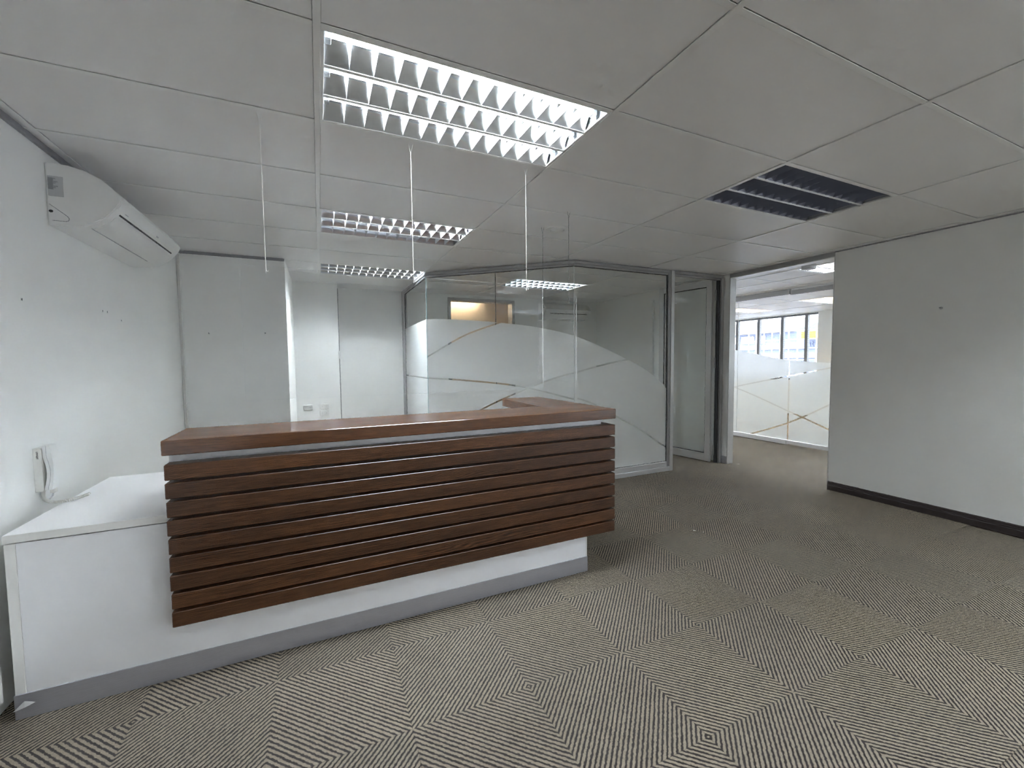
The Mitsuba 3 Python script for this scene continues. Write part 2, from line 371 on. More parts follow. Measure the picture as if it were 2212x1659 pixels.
FLAB = {(1, -1): 'largest lit louvred ceiling light nearest the viewer above the desk front', (1, 2): 'lit louvred ceiling light midway back with one dark row',
        (1, 5): 'lit louvred ceiling light touching the top of the glass office', (3, -1): 'unlit ceiling light with louvres coloured dark for their unlit look near the corridor opening',
        (3, 5): 'louvred ceiling light inside the glass office', (5, 1): 'bright ceiling light in the corridor seen through the opening',
        (5, 6): 'added ceiling light brightening the deeper corridor, hidden by the office door', (5, -3): 'added ceiling light brightening the near part of the corridor, hidden by the right wall',
        (8, 7): 'warm yellow ceiling light in the far room, left behind the glazing', (8, 4): 'warm yellow ceiling light in the far room, right behind the glazing',
        (1, -4): 'lit louvred ceiling light above the viewer', (3, -4): 'lit louvred ceiling light above the viewer on the right',
        (2, -7): 'lit louvred ceiling light reflected in the clear screen, upper reflection', (2, -11): 'lit louvred ceiling light reflected in the clear screen, lower reflection',
        (4, -5): 'lit louvred ceiling light behind the viewer by the right wall', (4, -11): 'lit louvred ceiling light at the street end by the right wall'}
BLADES = {(1, -1), (1, 2), (1, 5), (3, -1), (3, 5), (2, -7), (2, -11)}
for (ci, v), rows in FIX.items():
    cx, cy, sx_ = GX[ci] + 0.6, gy(v) + 0.3, 1.0
    if (ci, v) in SMALL:
        cx, sx_ = SMALL_X + 0.3, 0.5
    at = lambda x=0, y=0, z=0, cx=cx, cy=cy, sx_=sx_: T().translate([cx + x * sx_, cy + y, CEIL - 0.001 + z]).scale([sx_, 1, 1])
    dk = '_d' if (ci, v) == (3, -1) else ''  # shaded copy of reflector and blades for the unlit fixture
    k = thing('ceiling_light', FLAB[(ci, v)], 'ceiling light', 'louvred ceiling lights')
    add(k + '__frame', SH['frame'], at=at())
    add(k + '__housing', SH['house'], at=at())
    add(k + '__divider', SH['ridge'], at=at(0, -0.095))
    add(k + '__divider', SH['ridge'], at=at(0, 0.095))
    for r in range(3):
        yy = (r - 1) * ROWW
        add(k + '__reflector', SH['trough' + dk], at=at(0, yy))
        for b in range(12):
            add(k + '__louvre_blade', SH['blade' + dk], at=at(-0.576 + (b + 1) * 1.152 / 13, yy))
        add(k + '__lamp_holder', SH['sock0'], at=at(0, yy))
        add(k + '__lamp_holder', SH['sock1'], at=at(0, yy))
        em = rows[r]
        sh = mikit.ply(tube_mesh, 'm_tube_off', smooth=40)
        if em:
            c = np.array([0.93, 1.0, 1.04]) if em != 2 else np.array([0.75, 0.50, 0.23])
            sh['emitter'] = {'type': 'area', 'radiance': rgb(*(LAMP * c * {3: 0.55, 4: 0.36, 5: 2.0}.get(em, 1.0)))}
        add(k + '__tube', sh, at=at(0, yy, PH))

# ------------------------------------------------------------------ reception desk
k = thing('reception_desk', 'white reception desk with dark wood slats and a wooden counter top', 'reception desk')
YF = 2.28
add(k + '__body', join(bx(-1.108, 1.578, YF, 2.30, 0.10, 0.713), bx(-0.613, 1.70, 2.282, 2.302, 0.27, 1.026), bx(1.568, 1.578, 2.30, 3.10, 0.10, 0.713)), 'm_white_lam')
add(k + '__end_panel', bx(-1.142, -1.109, YF - 0.001, 3.20, 0.10, 0.713, 0.0015), 'm_edge_lam')
add(k + '__end_panel', bx(1.5785, 1.588, YF - 0.001, 3.20, 0.10, 0.713, 0.001), 'm_edge_lam')
add(k + '__work_surface', bx(-1.142, 1.45, YF - 0.004, 3.20, 0.718, 0.752, 0.002), 'm_white_lam')
add(k + '__work_surface_edge', bx(-1.1425, -0.60, YF - 0.006, YF - 0.0035, 0.7185, 0.7505, 0.0005), 'm_edge_lam')
add(k + '__kick_plate', bx(-1.145, 1.590, YF - 0.004, YF + 0.012, 0.0, 0.101, 0.001), 'm_kick', label='brushed grey kick plate')
# torn corner of the kick plate
flap = tube([(-1.135, YF - 0.006, 0.050), (-1.12, YF - 0.016, 0.058), (-1.10, YF - 0.012, 0.066), (-1.085, YF - 0.007, 0.062)], 0.006, 6)
add(k + '__kick_plate__torn_flap', trimesh.convex.convex_hull(np.array([(-1.143, YF - 0.020, 0.046), (-1.112, YF - 0.010, 0.076), (-1.082, YF - 0.006, 0.058), (-1.11, YF - 0.016, 0.052), (-1.14, YF - 0.016, 0.044)])), 'm_alu', label='torn silver flap')
SX0, SX1, SY0 = -0.611, 1.757, 2.202
for i in range(9):
    zt = 0.985 - 0.0806 * i
    zb = zt - 0.067
    j = random.uniform(-0.0015, 0.0015)
    add(k + '__slat', bx(SX0 + j, SX1 + j * 0.5, SY0, SY0 + 0.072, zb, zt, 0.003), 'm_slat_x')
    add(k + '__side_slat', bx(1.705, SX1, SY0 + 0.0725, 3.25, zb, zt, 0.003), 'm_slat_y')
add(k + '__side_body', join(bx(1.688, 1.704, 2.302, 3.22, 0.27, 1.026), bx(1.44, 1.704, 3.20, 3.22, 0.27, 1.026)), 'm_white_lam')
add(k + '__counter_top', bx(-0.616, 1.757, 2.196, 2.583, 1.026, 1.090, 0.003), 'm_slab_x', label='thick brown wood counter slab')
add(k + '__return_top', bx(1.41, 1.757, 2.5835, 3.27, 1.026, 1.090, 0.003), 'm_slab_y', label='short wood slab at the right end')

# ------------------------------------------------------------------ clear hanging screens
def screen(label, p0, p1, z0, z1, wires, wm):
    k = thing('hanging_screen', label, 'screen', 'clear screens hung from the ceiling')
    p0, p1 = np.array(p0, float), np.array(p1, float)
    L = np.linalg.norm(p1 - p0)
    d = (p1 - p0) / L
    nrm = np.array([-d[1], d[0]])
    def place(m):
        return remap(m, lambda v: np.stack([p0[0] + d[0] * v[:, 0] + nrm[0] * v[:, 1], p0[1] + d[1] * v[:, 0] + nrm[1] * v[:, 1], v[:, 2]], 1))
    q = trimesh.Trimesh([[0, 0, z0], [L, 0, z0], [L, 0, z1], [0, 0, z1]], [[0, 1, 2], [0, 2, 3]], process=False)
    q.vertices = np.stack([p0[0] + d[0] * q.vertices[:, 0], p0[1] + d[1] * q.vertices[:, 0], q.vertices[:, 2]], 1)
    add(k + '__pane', q, 'm_screen')
    e = 0.0009
    add(k + '__edge', place(join(bx(0, L, -e, e, z1 - e, z1), bx(0, L, -e, e, z0, z0 + e), bx(0, e, -e, e, z0, z1), bx(L - e * 2, L, -2 * e, 2 * e, z0, z1))), 'm_edge_clear')
    for w in wires:
        x, y = p0 + d * w
        wk = add(k + '__wire', join(rod((x, y, z1 - 0.03), (x, y, CEIL - 0.05), 0.0016), rod((x, y, CEIL - 0.05), (x - 0.012, y, CEIL - 0.002), 0.0009), rod((x, y, CEIL - 0.05), (x + 0.012, y, CEIL - 0.002), 0.0009)), wm)
        add(wk + '__hook', tube([(x, y - 0.003, z1 + 0.01), (x + 0.001, y - 0.004, z1 - 0.018), (x + 0.006, y - 0.004, z1 - 0.026), (x + 0.012, y - 0.003, z1 - 0.018)], 0.0018, 6), wm)
screen('wide clear screen hung on three white wires above the long counter', (-0.303, 2.184), (1.208, 2.184), 1.246, 1.846, (0.100, 0.757, 1.405), 'm_wire')
screen('small clear screen hung above the short return counter', (1.715, 3.18), (1.715, 2.596), 1.248, 1.875, (0.085, 0.484), 'm_wire_dark')

# ------------------------------------------------------------------ air conditioners
ac_prof = [(-1.219, 2.426), (-1.206, 2.431), (-1.132, 2.428), (-1.071, 2.413), (-1.009, 2.382), (-0.965, 2.343), (-0.932, 2.306), (-0.925, 2.290), (-0.932, 2.266), (-0.948, 2.238),
           (-0.972, 2.207), (-1.000, 2.176), (-1.035, 2.151), (-1.067, 2.135), (-1.094, 2.128), (-1.160, 2.122), (-1.219, 2.120)]
def aircon(label, length, place):
    k = thing('air_conditioner', label, 'air conditioner')
    P = lambda m: remap(m, place)
    inner = Polygon([(x + 1.22, z - 2.12) for x, z in ac_prof]).buffer(-0.006)
    outer = Polygon([(x + 1.22, z - 2.12) for x, z in ac_prof])
    add(k + '__body', P(prof_y(outer, 0.006, length - 0.006)), 'm_white_plastic', smooth=25)
    add(k + '__end_cap', P(prof_y(inner, 0.0, 0.012)), 'm_white_plastic', smooth=25)
    add(k + '__end_cap', P(prof_y(inner, length - 0.012, length)), 'm_white_plastic', smooth=25)
    # front panel: a thin skin over the lower front, with the dark slot above the flap
    lower = [(x + 1.22, z - 2.12) for x, z in ac_prof[7:14]]
    def skin(pts, t):
        pts = np.array(pts)
        d = np.gradient(pts, axis=0)
        n = np.stack([-d[:, 1], d[:, 0]], 1)
        n /= np.linalg.norm(n, axis=1, keepdims=True)
        if n[:, 0].mean() < 0:
            n = -n
        return Polygon([*map(tuple, pts + n * t), *map(tuple, (pts - n * 0.002)[::-1])]).buffer(0)
    add(k + '__front_panel', P(prof_y(skin(lower[:3], 0.0025), 0.010, length - 0.010)), 'm_white_plastic', smooth=25)
    add(k + '__air_flap', P(prof_y(skin(lower[3:], 0.0025), 0.06, length - 0.06)), 'm_white_plastic', smooth=25)
    a, b = np.array(lower[2]), np.array(lower[3])
    add(k + '__air_flap__slot', P(prof_y(skin([a * 0.62 + b * 0.38, a * 0.5 + b * 0.5, a * 0.38 + b * 0.62], 0.0032), 0.07, length - 0.10)), 'm_black_rubber', label='dark slot line')
    a, b = np.array(lower[1]), np.array(lower[2])
    add(k + '__badge', P(prof_y(skin([a * 0.5 + b * 0.5, a * 0.35 + b * 0.65, a * 0.2 + b * 0.8], 0.0034), length * 0.55, length * 0.585)), 'm_pale_print', label='small grey printed badge')
    add(k + '__badge', P(prof_y(skin([a * 0.12 + b * 0.88, a * 0.06 + b * 0.94, b], 0.0034), 0.10, 0.14)), 'm_pale_print')
    add(k + '__sticker', P(bx(0.010, 0.068, -0.0012, 0.001, 0.145, 0.245)), 'm_pale_print', label='grey rating sticker')
    bars = [bx(0.012, 0.032 + 0.008 * ((i * 7) % 3), -0.0018, 0.001, 0.178 + 0.0075 * i, 0.182 + 0.0075 * i) for i in range(8)]
    add(k + '__sticker__print', P(join(*bars, bx(0.012, 0.030, -0.0019, 0.001, 0.178, 0.236))), 'm_grey_print')
    hatch = LineString([(0.012, 0.104), (0.075, 0.052), (0.083, 0.040), (0.080, 0.028), (0.070, 0.024), (0.018, 0.024)]).buffer(0.0012)
    add(k + '__pipe_hatch', P(prof_y(hatch, -0.0008, 0.002)), 'm_grey_print', label='dark outline of the pipe hatch')
    add(k + '__pipe_hatch__hole', P(remap(trimesh.creation.cylinder(0.007, 0.004, sections=16), lambda v: np.stack([v[:, 0] * 1.2 + 0.016, v[:, 2], v[:, 1] + 0.070], 1))), 'm_black_rubber')
    add(k + '__seam', P(prof_y(skin([(0.1515, 0.0127), (0.150, 0.0125), (0.1485, 0.0123)], 0.0026), 0.05, length - 0.2)), 'm_pale_print')
    return k
aircon('large white wall air conditioner high on the left wall', 1.04, lambda v: np.stack([v[:, 0] + XL, v[:, 1] + 2.93, v[:, 2] + 2.12], 1))
aircon('smaller white air conditioner on the back wall inside the glass office', 0.95, lambda v: np.stack([4.59 - v[:, 1], YB - v[:, 0], v[:, 2] + 2.14], 1))

# ------------------------------------------------------------------ intercom handset
k = thing('intercom_handset', 'white intercom handset on the left wall above the desk', 'intercom phone')
IY0, IY1 = 2.671, 2.735
side_prof = [(0.0, 0.822), (0.026, 0.822), (0.028, 0.835)]
gap = [(0.030 + 0.011 * math.sin(math.pi * min(1.0, max(0.0, (0.99 - z) / 0.15))), z) for z in np.linspace(0.835, 1.0, 12)]
add(k + '__base', prof_y([(XL + 0.001, 0.822), (XL + 0.027, 0.822), (XL + 0.030, 0.830), (XL + 0.030, 1.020), (XL + 0.026, 1.026), (XL + 0.001, 1.026)], IY0, IY1), 'm_cream_plastic')
zs = np.linspace(0.826, 1.036, 22)
inn = [(XL + 0.0315 + 0.011 * max(0.0, math.sin(math.pi * (z - 0.835) / 0.150)) * (z < 0.985), z) for z in zs]
out = [(XL + 0.053 + 0.014 * math.sin(math.pi * min(1.0, (1.045 - z) / 0.24)), z) for z in zs]
hs = prof_y(Polygon([*inn, *out[::-1]]).buffer(0), IY0 + 0.004, IY1 - 0.004)
add(k + '__handset', hs, 'm_white_plastic', smooth=30)
add(k + '__handset__trim', prof_y(Polygon([*[(x + 0.012, z) for x, z in inn], *[(x + 0.0135, z) for x, z in inn[::-1]]]).buffer(0), IY0 + 0.0032, IY0 + 0.006), 'm_pale_print')
for i in range(6):
    add(k + '__base__speaker_slot', bx(XL + 0.012, XL + 0.019, IY0 - 0.0006, IY0 + 0.001, 0.978 + 0.006 * i, 0.981 + 0.006 * i), 'm_black_rubber')
add(k + '__handset__cord_socket', bx(XL + 0.040, XL + 0.060, IY0 + 0.02, IY1 - 0.02, 0.806, 0.828, 0.003), 'm_cream_plastic')
ctrl = np.array([(XL + 0.016, 2.700, 0.822), (XL + 0.018, 2.690, 0.800), (XL + 0.030, 2.680, 0.778), (XL + 0.060, 2.680, 0.765), (XL + 0.095, 2.70, 0.7615), (XL + 0.125, 2.74, 0.7615), (XL + 0.140, 2.79, 0.7615)])
tt = np.linspace(0, len(ctrl) - 1, 60)
from scipy.interpolate import CubicSpline
cs = CubicSpline(np.arange(len(ctrl)), ctrl)
uu = np.linspace(0, len(ctrl) - 1, 760)
pc, tc = cs(uu), cs(uu, 1)
tc /= np.linalg.norm(tc, axis=1, keepdims=True)
n1 = np.cross(tc, [0, 0, 1.0]); n1 /= np.linalg.norm(n1, axis=1, keepdims=True)
n2 = np.cross(tc, n1)
ang = np.linspace(0, 2 * np.pi * 34, 760)
helix = pc + 0.0062 * (np.cos(ang)[:, None] * n1 + np.sin(ang)[:, None] * n2)
add(k + '__coiled_cord', tube(helix, 0.0019, 6), 'm_cream_plastic', smooth=60)
add(k + '__wall_lead', tube([(XL + 0.050, 2.70, 0.810), (XL + 0.046, 2.70, 0.792), (XL + 0.036, 2.695, 0.778)], 0.0035, 6), 'm_pale_print')

# ------------------------------------------------------------------ glass office
FY = 3.955
PA, PB, PC = np.array([2.583, FY]), np.array([1.233, 5.203]), np.array([1.233, 6.62])
k = thing('office_partition', 'frameless glass office front with frosted arc film and aluminium channels', 'glass partition')
def along(p, q):
    L = float(np.linalg.norm(q - p)); d = (q - p) / L
    n = np.array([-d[1], d[0]])
    return L, (lambda v: np.stack([p[0] + d[0] * v[:, 0] + n[0] * v[:, 1], p[1] + d[1] * v[:, 0] + n[1] * v[:, 1], v[:, 2]], 1))
def rail(p, q, z0, z1, w, m, name):
    L, f = along(p, q)
    add(k + '__' + name, remap(bx(-w / 2 * 0.8, L + w / 2 * 0.8, -w / 2, w / 2, z0, z1, 0.003), f), m)
PR = np.array([3.985, FY])
for p, q in ((PA, PR), (PB, PA), (PC, PB)):
    rail(p, q, 2.470, 2.502, 0.050, 'm_alu_dark', 'head_channel')
    rail(p, q, 2.446, 2.470, 0.028, 'm_alu_dark', 'head_bead')
    rail(p, q, 0.0, 0.055, 0.062, 'm_alu', 'bottom_rail')
    rail(p, q, 0.055, 0.120, 0.040, 'm_alu', 'bottom_rail')
add(k + '__post', bx(3.948, 3.985, FY - 0.025, FY + 0.025, 0.0, 2.502, 0.002), 'm_alu_dark')
add(k + '__post', bx(3.985, 4.035, FY - 0.035, FY + 0.025, 0.0, 2.502, 0.002), 'm_alu')
add(k + '__post', bx(1.205, 1.262, 6.60, YB, 0.0, 2.502, 0.002), 'm_alu_dark')
add(k + '__gasket', join(bx(3.940, 3.948, FY - 0.008, FY + 0.008, 0.12, 2.446)), 'm_black_rubber')
add(k + '__gasket', remap(bx(0, float(np.linalg.norm(PA - PR)) - 0.05, -0.007, 0.007, 2.440, 2.446), along(PA, PR)[1]), 'm_black_rubber')
add(k + '__gasket', remap(bx(0, float(np.linalg.norm(PA - PB)), -0.007, 0.007, 2.440, 2.446), along(PB, PA)[1]), 'm_black_rubber')
add(k + '__gasket', join(bx(1.226, 1.240, 5.21, 6.60, 2.440, 2.446), bx(1.226, 1.240, 6.592, 6.60, 0.12, 2.44)), 'm_black_rubber')
add(k + '__gasket', bx(2.60, 3.94, FY - 0.007, FY + 0.007, 0.12, 0.126), 'm_black_rubber')
def quad(p, q, z0, z1):
    v = [[p[0], p[1], z0], [q[0], q[1], z0], [q[0], q[1], z1], [p[0], p[1], z1]]
    return trimesh.Trimesh(v, [[0, 1, 2], [0, 2, 3]], process=False)
MID = PB + (PA - PB) * 0.497
for p, q in ((PA, np.array([3.945, FY])), (PB, MID), (MID, PA), (PC, PB)):
    add(k + '__pane', quad(p, q, 0.118, 2.448), 'm_glass')
for p, w, m in ((PA, 0.003, 'm_edge_clear'), (PB, 0.006, 'm_edge_glass'), (MID, 0.003, 'm_dark')):
    add(k + '__silicone_joint', bx(p[0] - w, p[0] + w, p[1] - w, p[1] + w, 0.12, 2.446), m)
# frosted film: everything under an arc, cut by clear curved lines
def smooth_line(pts, n=24):
    pts = np.array(pts, float)
    s = np.concatenate([[0], np.cumsum(np.linalg.norm(np.diff(pts, axis=0), axis=1))])
    u = np.linspace(0, s[-1], n)
    if len(pts) < 3:
        return np.stack([np.interp(u, s, pts[:, i]) for i in (0, 1)], 1)
    c = CubicSpline(s, pts)
    return c(u)
def film(p, q, top, lines, name='frosted_film', off=-0.006, width=0.018, base=0.122):
    L, f = along(p, q)
    t = smooth_line(top)
    poly = Polygon([(t[0][0], base), *map(tuple, t), (t[-1][0], base)]).buffer(0)
    for l in lines:
        poly = poly.difference(LineString(smooth_line(l)).buffer(width / 2, cap_style=2))
    m = extr(poly, 0.0006)
    m = remap(m, lambda v: np.stack([v[:, 0], v[:, 2] + off, v[:, 1]], 1))
    return remap(m, f)
sx = lambda x: x - PA[0]
fr_top = [(0.002, 1.680), (sx(2.93), 1.566), (sx(3.263), 1.437), (sx(3.692), 1.235), (sx(3.881), 1.098), (3.938 - PA[0], 1.045)]
fr_l1 = [(-0.01, 1.263), (sx(2.90), 1.338), (sx(3.36), 1.415)]
fr_l2 = [(sx(2.62), 0.98), (sx(3.0), 0.83), (sx(3.233), 0.706), (sx(3.663), 0.475), (sx(3.783), 0.395), (sx(3.95), 0.303)]
add(k + '__frosted_film', film(PA, PR, fr_top, [fr_l1, fr_l2]), 'm_film')
LA = float(np.linalg.norm(PA - PB))
sa = lambda x: (x - PB[0]) / (PA[0] - PB[0]) * LA
an_top = [(0.002, 1.934), (sa(1.481), 1.920), (sa(1.771), 1.885), (sa(2.047), 1.838), (sa(2.271), 1.788), (sa(2.429), 1.740), (LA - 0.002, 1.682)]
an_l1 = [(-0.01, 1.462), (sa(1.359), 1.557), (sa(1.467), 1.632), (sa(1.636), 1.734), (sa(1.813), 1.809), (sa(1.95), 1.862)]
an_l2 = [(-0.01, 1.202), (sa(1.461), 1.190), (sa(1.763), 1.162), (sa(2.05), 1.124), (sa(2.268), 1.073), (sa(2.497), 0.999), (LA + 0.01, 0.97)]
an_l3 = [(sa(1.70), 0.78), (sa(1.759), 0.825), (sa(2.049), 1.010), (sa(2.186), 1.088), (sa(2.348), 1.175), (LA + 0.01, 1.266)]
an_l4 = [(sa(1.90), 1.17), (sa(2.0), 1.244), (sa(2.147), 1.351), (sa(2.318), 1.455)]
add(k + '__frosted_film', film(PB, PA, an_top, [an_l1, an_l2, an_l3]), 'm_film')
LC = float(np.linalg.norm(PC - PB))
lf_top = [(0.03, 1.915), (LC * 0.5, 1.93), (LC - 0.002, 1.934)]
add(k + '__frosted_film', film(PC, PB, lf_top, [[(0.0, 1.203), (LC, 1.203)]]), 'm_film')

# office door frame and open leaf
k = thing('door_1', 'open aluminium framed glass door of the office, swung inwards', kind='structure')
add(k + '__frame', join(bx(4.035, 4.90, FY - 0.035, FY + 0.025, 2.468, 2.502, 0.002), bx(4.035, 4.86, FY - 0.015, FY + 0.025, 2.445, 2.468, 0.002)), 'm_alu_dark')
add(k + '__frame', bx(4.868, 4.916, FY - 0.035, FY + 0.03, 0.0, 2.468, 0.002), 'm_alu_dark')
add(k + '__frame', bx(4.838, 4.868, FY - 0.010, FY + 0.03, 0.0, 2.445, 0.002), 'm_black_rubber')  # shadow in the hinge-side rebate, put in as a black strip
H0, H1 = np.array([4.800, 4.005]), np.array([4.664, 4.815])
LD, fD = along(H0, H1)
D = lambda m: remap(m, fD)
add(k + '__stile', D(bx(0.0, 0.075, -0.02, 0.02, 0.01, 2.455, 0.002)), 'm_alu')
add(k + '__stile', D(bx(LD - 0.075, LD, -0.02, 0.02, 0.01, 2.455, 0.002)), 'm_alu')
add(k + '__rail', D(bx(0.075, LD - 0.075, -0.02, 0.02, 2.375, 2.455, 0.002)), 'm_alu')
add(k + '__rail', D(bx(0.075, LD - 0.075, -0.02, 0.02, 0.01, 0.115, 0.002)), 'm_alu')
add(k + '__gasket', D(join(bx(0.075, LD - 0.075, -0.012, 0.012, 2.367, 2.375), bx(0.075, LD - 0.075, -0.012, 0.012, 0.115, 0.122), bx(0.075, 0.081, -0.012, 0.012, 0.12, 2.37), bx(LD - 0.081, LD - 0.075, -0.012, 0.012, 0.12, 2.37))), 'm_black_rubber')
q = quad(H0 + (H1 - H0) * 0.09, H0 + (H1 - H0) * 0.91, 0.118, 2.372)
add(k + '__pane', q, 'm_glass')
add(k + '__door_handle', D(join(bx(LD - 0.055, LD - 0.025, 0.02, 0.027, 0.93, 1.13, 0.002), bx(LD - 0.055, LD - 0.025, -0.027, -0.02, 0.93, 1.13, 0.002), bx(LD - 0.047, LD - 0.033, -0.07, 0.07, 1.025, 1.039, 0.002),
                             bx(LD - 0.15, LD - 0.033, 0.056, 0.070, 1.023, 1.041, 0.003), bx(LD - 0.15, LD - 0.033, -0.070, -0.056, 1.023, 1.041, 0.003))), 'm_alu')
for z in (0.12, 1.3, 2.2):
    add(k + '__hinge', join(*[trimesh.creation.cylinder(0.009, 0.034, sections=12).apply_translation([4.825, FY + 0.02, z + 0.036 * i]) for i in range(4)]), 'm_alu_dark', smooth=40)

# wall stub, opening trims
add('trim_4', bx(XR - 0.004, XR + 0.104, OY1 - 0.010, OY1 + 0.004, 0, 2.46, 0.001), 'm_alu', 'pale aluminium jamb at the left side of the corridor opening', kind='structure')
add('trim_5', bx(XR - 0.004, XR + 0.104, OY0 - 0.002, OY0 + 0.008, 0, 2.46, 0.001), 'm_alu', 'pale aluminium jamb at the right side of the corridor opening', kind='structure')
add('trim_6', join(bx(XR - 0.008, XR + 0.004, OY0, OY1, 2.485, 2.509), bx(XR - 0.004, XR + 0.0, OY0, OY1, 2.462, 2.485)), 'm_alu_dark', 'grey aluminium head of the corridor opening', kind='structure')
add('trim_7', bx(XR - 0.002, XR + 0.102, OY0, OY1, 2.452, 2.461), 'm_white_plastic', 'white soffit of the corridor opening', kind='structure')
add('baseboard_stub', bx(XR - 0.012, XR, OY1 + 0.004, FY - 0.04, 0.0, 0.10, 0.002), 'm_kick', 'short grey skirting beside the office door', kind='structure')
bb = [(0, 0), (-0.020, 0), (-0.020, 0.050), (-0.017, 0.055), (-0.017, 0.066), (-0.013, 0.071), (-0.013, 0.082), (-0.007, 0.090), (0, 0.090)]
add('baseboard_right', prof_y([(XR + a, b) for a, b in bb], YN, OY0 - 0.002), 'm_black_skirt', 'dark brown moulded skirting board along the right wall', kind='structure')
add('baseboard_left', bx(XL, XL + 0.018, YN, 2.27, 0.0, 0.085, 0.004), 'm_black_skirt', 'dark skirting board under the cable trunking', kind='structure')
k = thing('cable_trunking', 'white cable trunking along the left wall beside the desk end', 'cable trunking')
add(k + '__channel', bx(XL + 0.001, XL + 0.046, -3.0, 2.268, 0.088, 0.245, 0.003), 'm_white_plastic')
add(k + '__lid', bx(XL + 0.046, XL + 0.052, -3.0, 2.268, 0.094, 0.239, 0.002), 'm_white_plastic')
k = thing('cable_conduit', 'slim white conduit running down the corner behind the desk', 'conduit')
add(k + '__channel', bx(XL + 0.002, XL + 0.020, 5.055, 5.089, 0.0, 2.484, 0.002), 'm_edge_lam')
add(k + '__lid', bx(XL + 0.020, XL + 0.026, 5.060, 5.085, 0.0, 2.484, 0.002), 'm_white_plastic')

# back wall details
def plate(label, x, z, grp):
    k = thing('wall_plate', label, 'wall plate', grp)
    ck = add(k + '__cover', bx(x - 0.058, x + 0.058, 6.438, 6.45, z - 0.036, z + 0.036, 0.003), 'm_white_plastic')
    for s in (-1, 1):
        add(ck + '__screw', remap(trimesh.creation.cylinder(0.004, 0.003, sections=10), lambda v: np.stack([v[:, 0] + x + s * 0.028, v[:, 2] + 6.4375, v[:, 1] + z], 1)), 'm_pale_print')
sc = 6.45 / 6.2
zz = lambda z: 1.413 + (z - 1.413) * sc
plate('single white blank plate left of the stacked pair on the back wall', -0.154 * sc, zz(0.812), 'blank plates on the back wall')
plate('upper white blank plate of the stacked pair on the back wall', 0.047 * sc, zz(0.816), 'blank plates on the back wall')
plate('lower white blank plate of the stacked pair on the back wall', 0.044 * sc, zz(0.728), 'blank plates on the back wall')
add('gap_strip_9', bx(0.2625, 0.273, 6.444, 6.47, 0.0, 2.45), 'm_alu_dark', 'thin grey strip drawn for the dark gap at the step of the back wall', kind='structure')  # dark gap at the wall step, put in as a grey strip
k = thing('light_switch', 'narrow white switch on the edge of the wall step', 'switch')
add(k + '__body', bx(0.258, 0.284, 6.425, 6.4495, 1.46, 1.575, 0.004), 'm_white_plastic')
add(k + '__body__rocker', bx(0.263, 0.279, 6.421, 6.4255, 1.49, 1.54, 0.002), 'm_white_plastic')
k = thing('door_2', 'doorway frame in the back wall of the glass office', kind='structure')
add(k + '__frame', join(bx(DX0 - 0.05, DX0, YB - 0.02, YB + 0.16, 0, DZ + 0.045, 0.003), bx(DX1, DX1 + 0.05, YB - 0.02, YB + 0.16, 0, DZ + 0.045, 0.003), bx(DX0, DX1, YB - 0.02, YB + 0.16, DZ, DZ + 0.045, 0.003)), 'm_alu_dark')
add('trim_8', bx(4.885, 4.918, 5.20, 5.26, 0.0, 2.36, 0.002), 'm_white_plastic', 'pale vertical strip on the office wall beside the open door', kind='structure')
k = thing('room_lamp', 'warm strip light in the room behind the office doorway', 'lamp')
add(k + '__base', bx(1.9, 3.2, 8.40, 8.46, 2.72, 2.78, 0.004), 'm_white_plastic')
sh = mikit.ply(bx(1.92, 3.18, 8.405, 8.455, 2.695, 2.72, 0.004), 'm_tube_off')
sh['emitter'] = {'type': 'area', 'radiance': rgb(LAMP * 0.55, LAMP * 0.40, LAMP * 0.24)}
add(k + '__diffuser', sh)

# ceiling disc valve
k = thing('ceiling_vent', 'round white disc vent in the ceiling above the return counter', 'vent')
vx, vy = 1.852, 3.09
ring = trimesh.creation.revolve([(0.060, -0.010), (0.068, -0.013), (0.092, -0.006), (0.096, 0.0), (0.060, 0.0), (0.060, -0.010)], sections=40)
add(k + '__ring', ring.apply_translation([vx, vy, CEIL]), 'm_white_plastic', smooth=40)
disc = trimesh.creation.revolve([(0.0, -0.012), (0.040, -0.012), (0.050, -0.009), (0.052, -0.004), (0.0, -0.004)], sections=32)
add(k + '__disc', disc.apply_translation([vx, vy, CEIL]), 'm_white_plastic', smooth=40)
# small plug on the right wall
k = thing('wall_hook', 'tiny grey hook left on the right wall', 'hook')
hy, hz = 1.77, 1.83
add(k + '__plug', remap(trimesh.creation.cylinder(0.012, 0.006, sections=16), lambda v: np.stack([XR - 0.003 + v[:, 2], hy + v[:, 0], hz + v[:, 1]], 1)), 'm_pale_print', smooth=40)
add(k + '__pin', rod((XR - 0.004, hy, hz), (XR - 0.022, hy + 0.004, hz + 0.004), 0.004, 8), 'm_grey_print')

# old screw holes in the walls
for y, z in ((2.679, 1.713), (3.47, 1.748), (3.533, 1.749), (3.736, 1.714)):
    add('wall_left__screw_hole', bx(XL - 0.001, XL + 0.0008, y - 0.005, y + 0.005, z - 0.005, z + 0.005, 0.0004), 'm_grey_print')
for x, z in ((-0.993, 1.715), (-0.503, 1.724)):
    add('wall_back_left__screw_hole', bx(x - 0.006, x + 0.006, 5.0892, 5.091, z - 0.006, z + 0.006, 0.0004), 'm_grey_print')

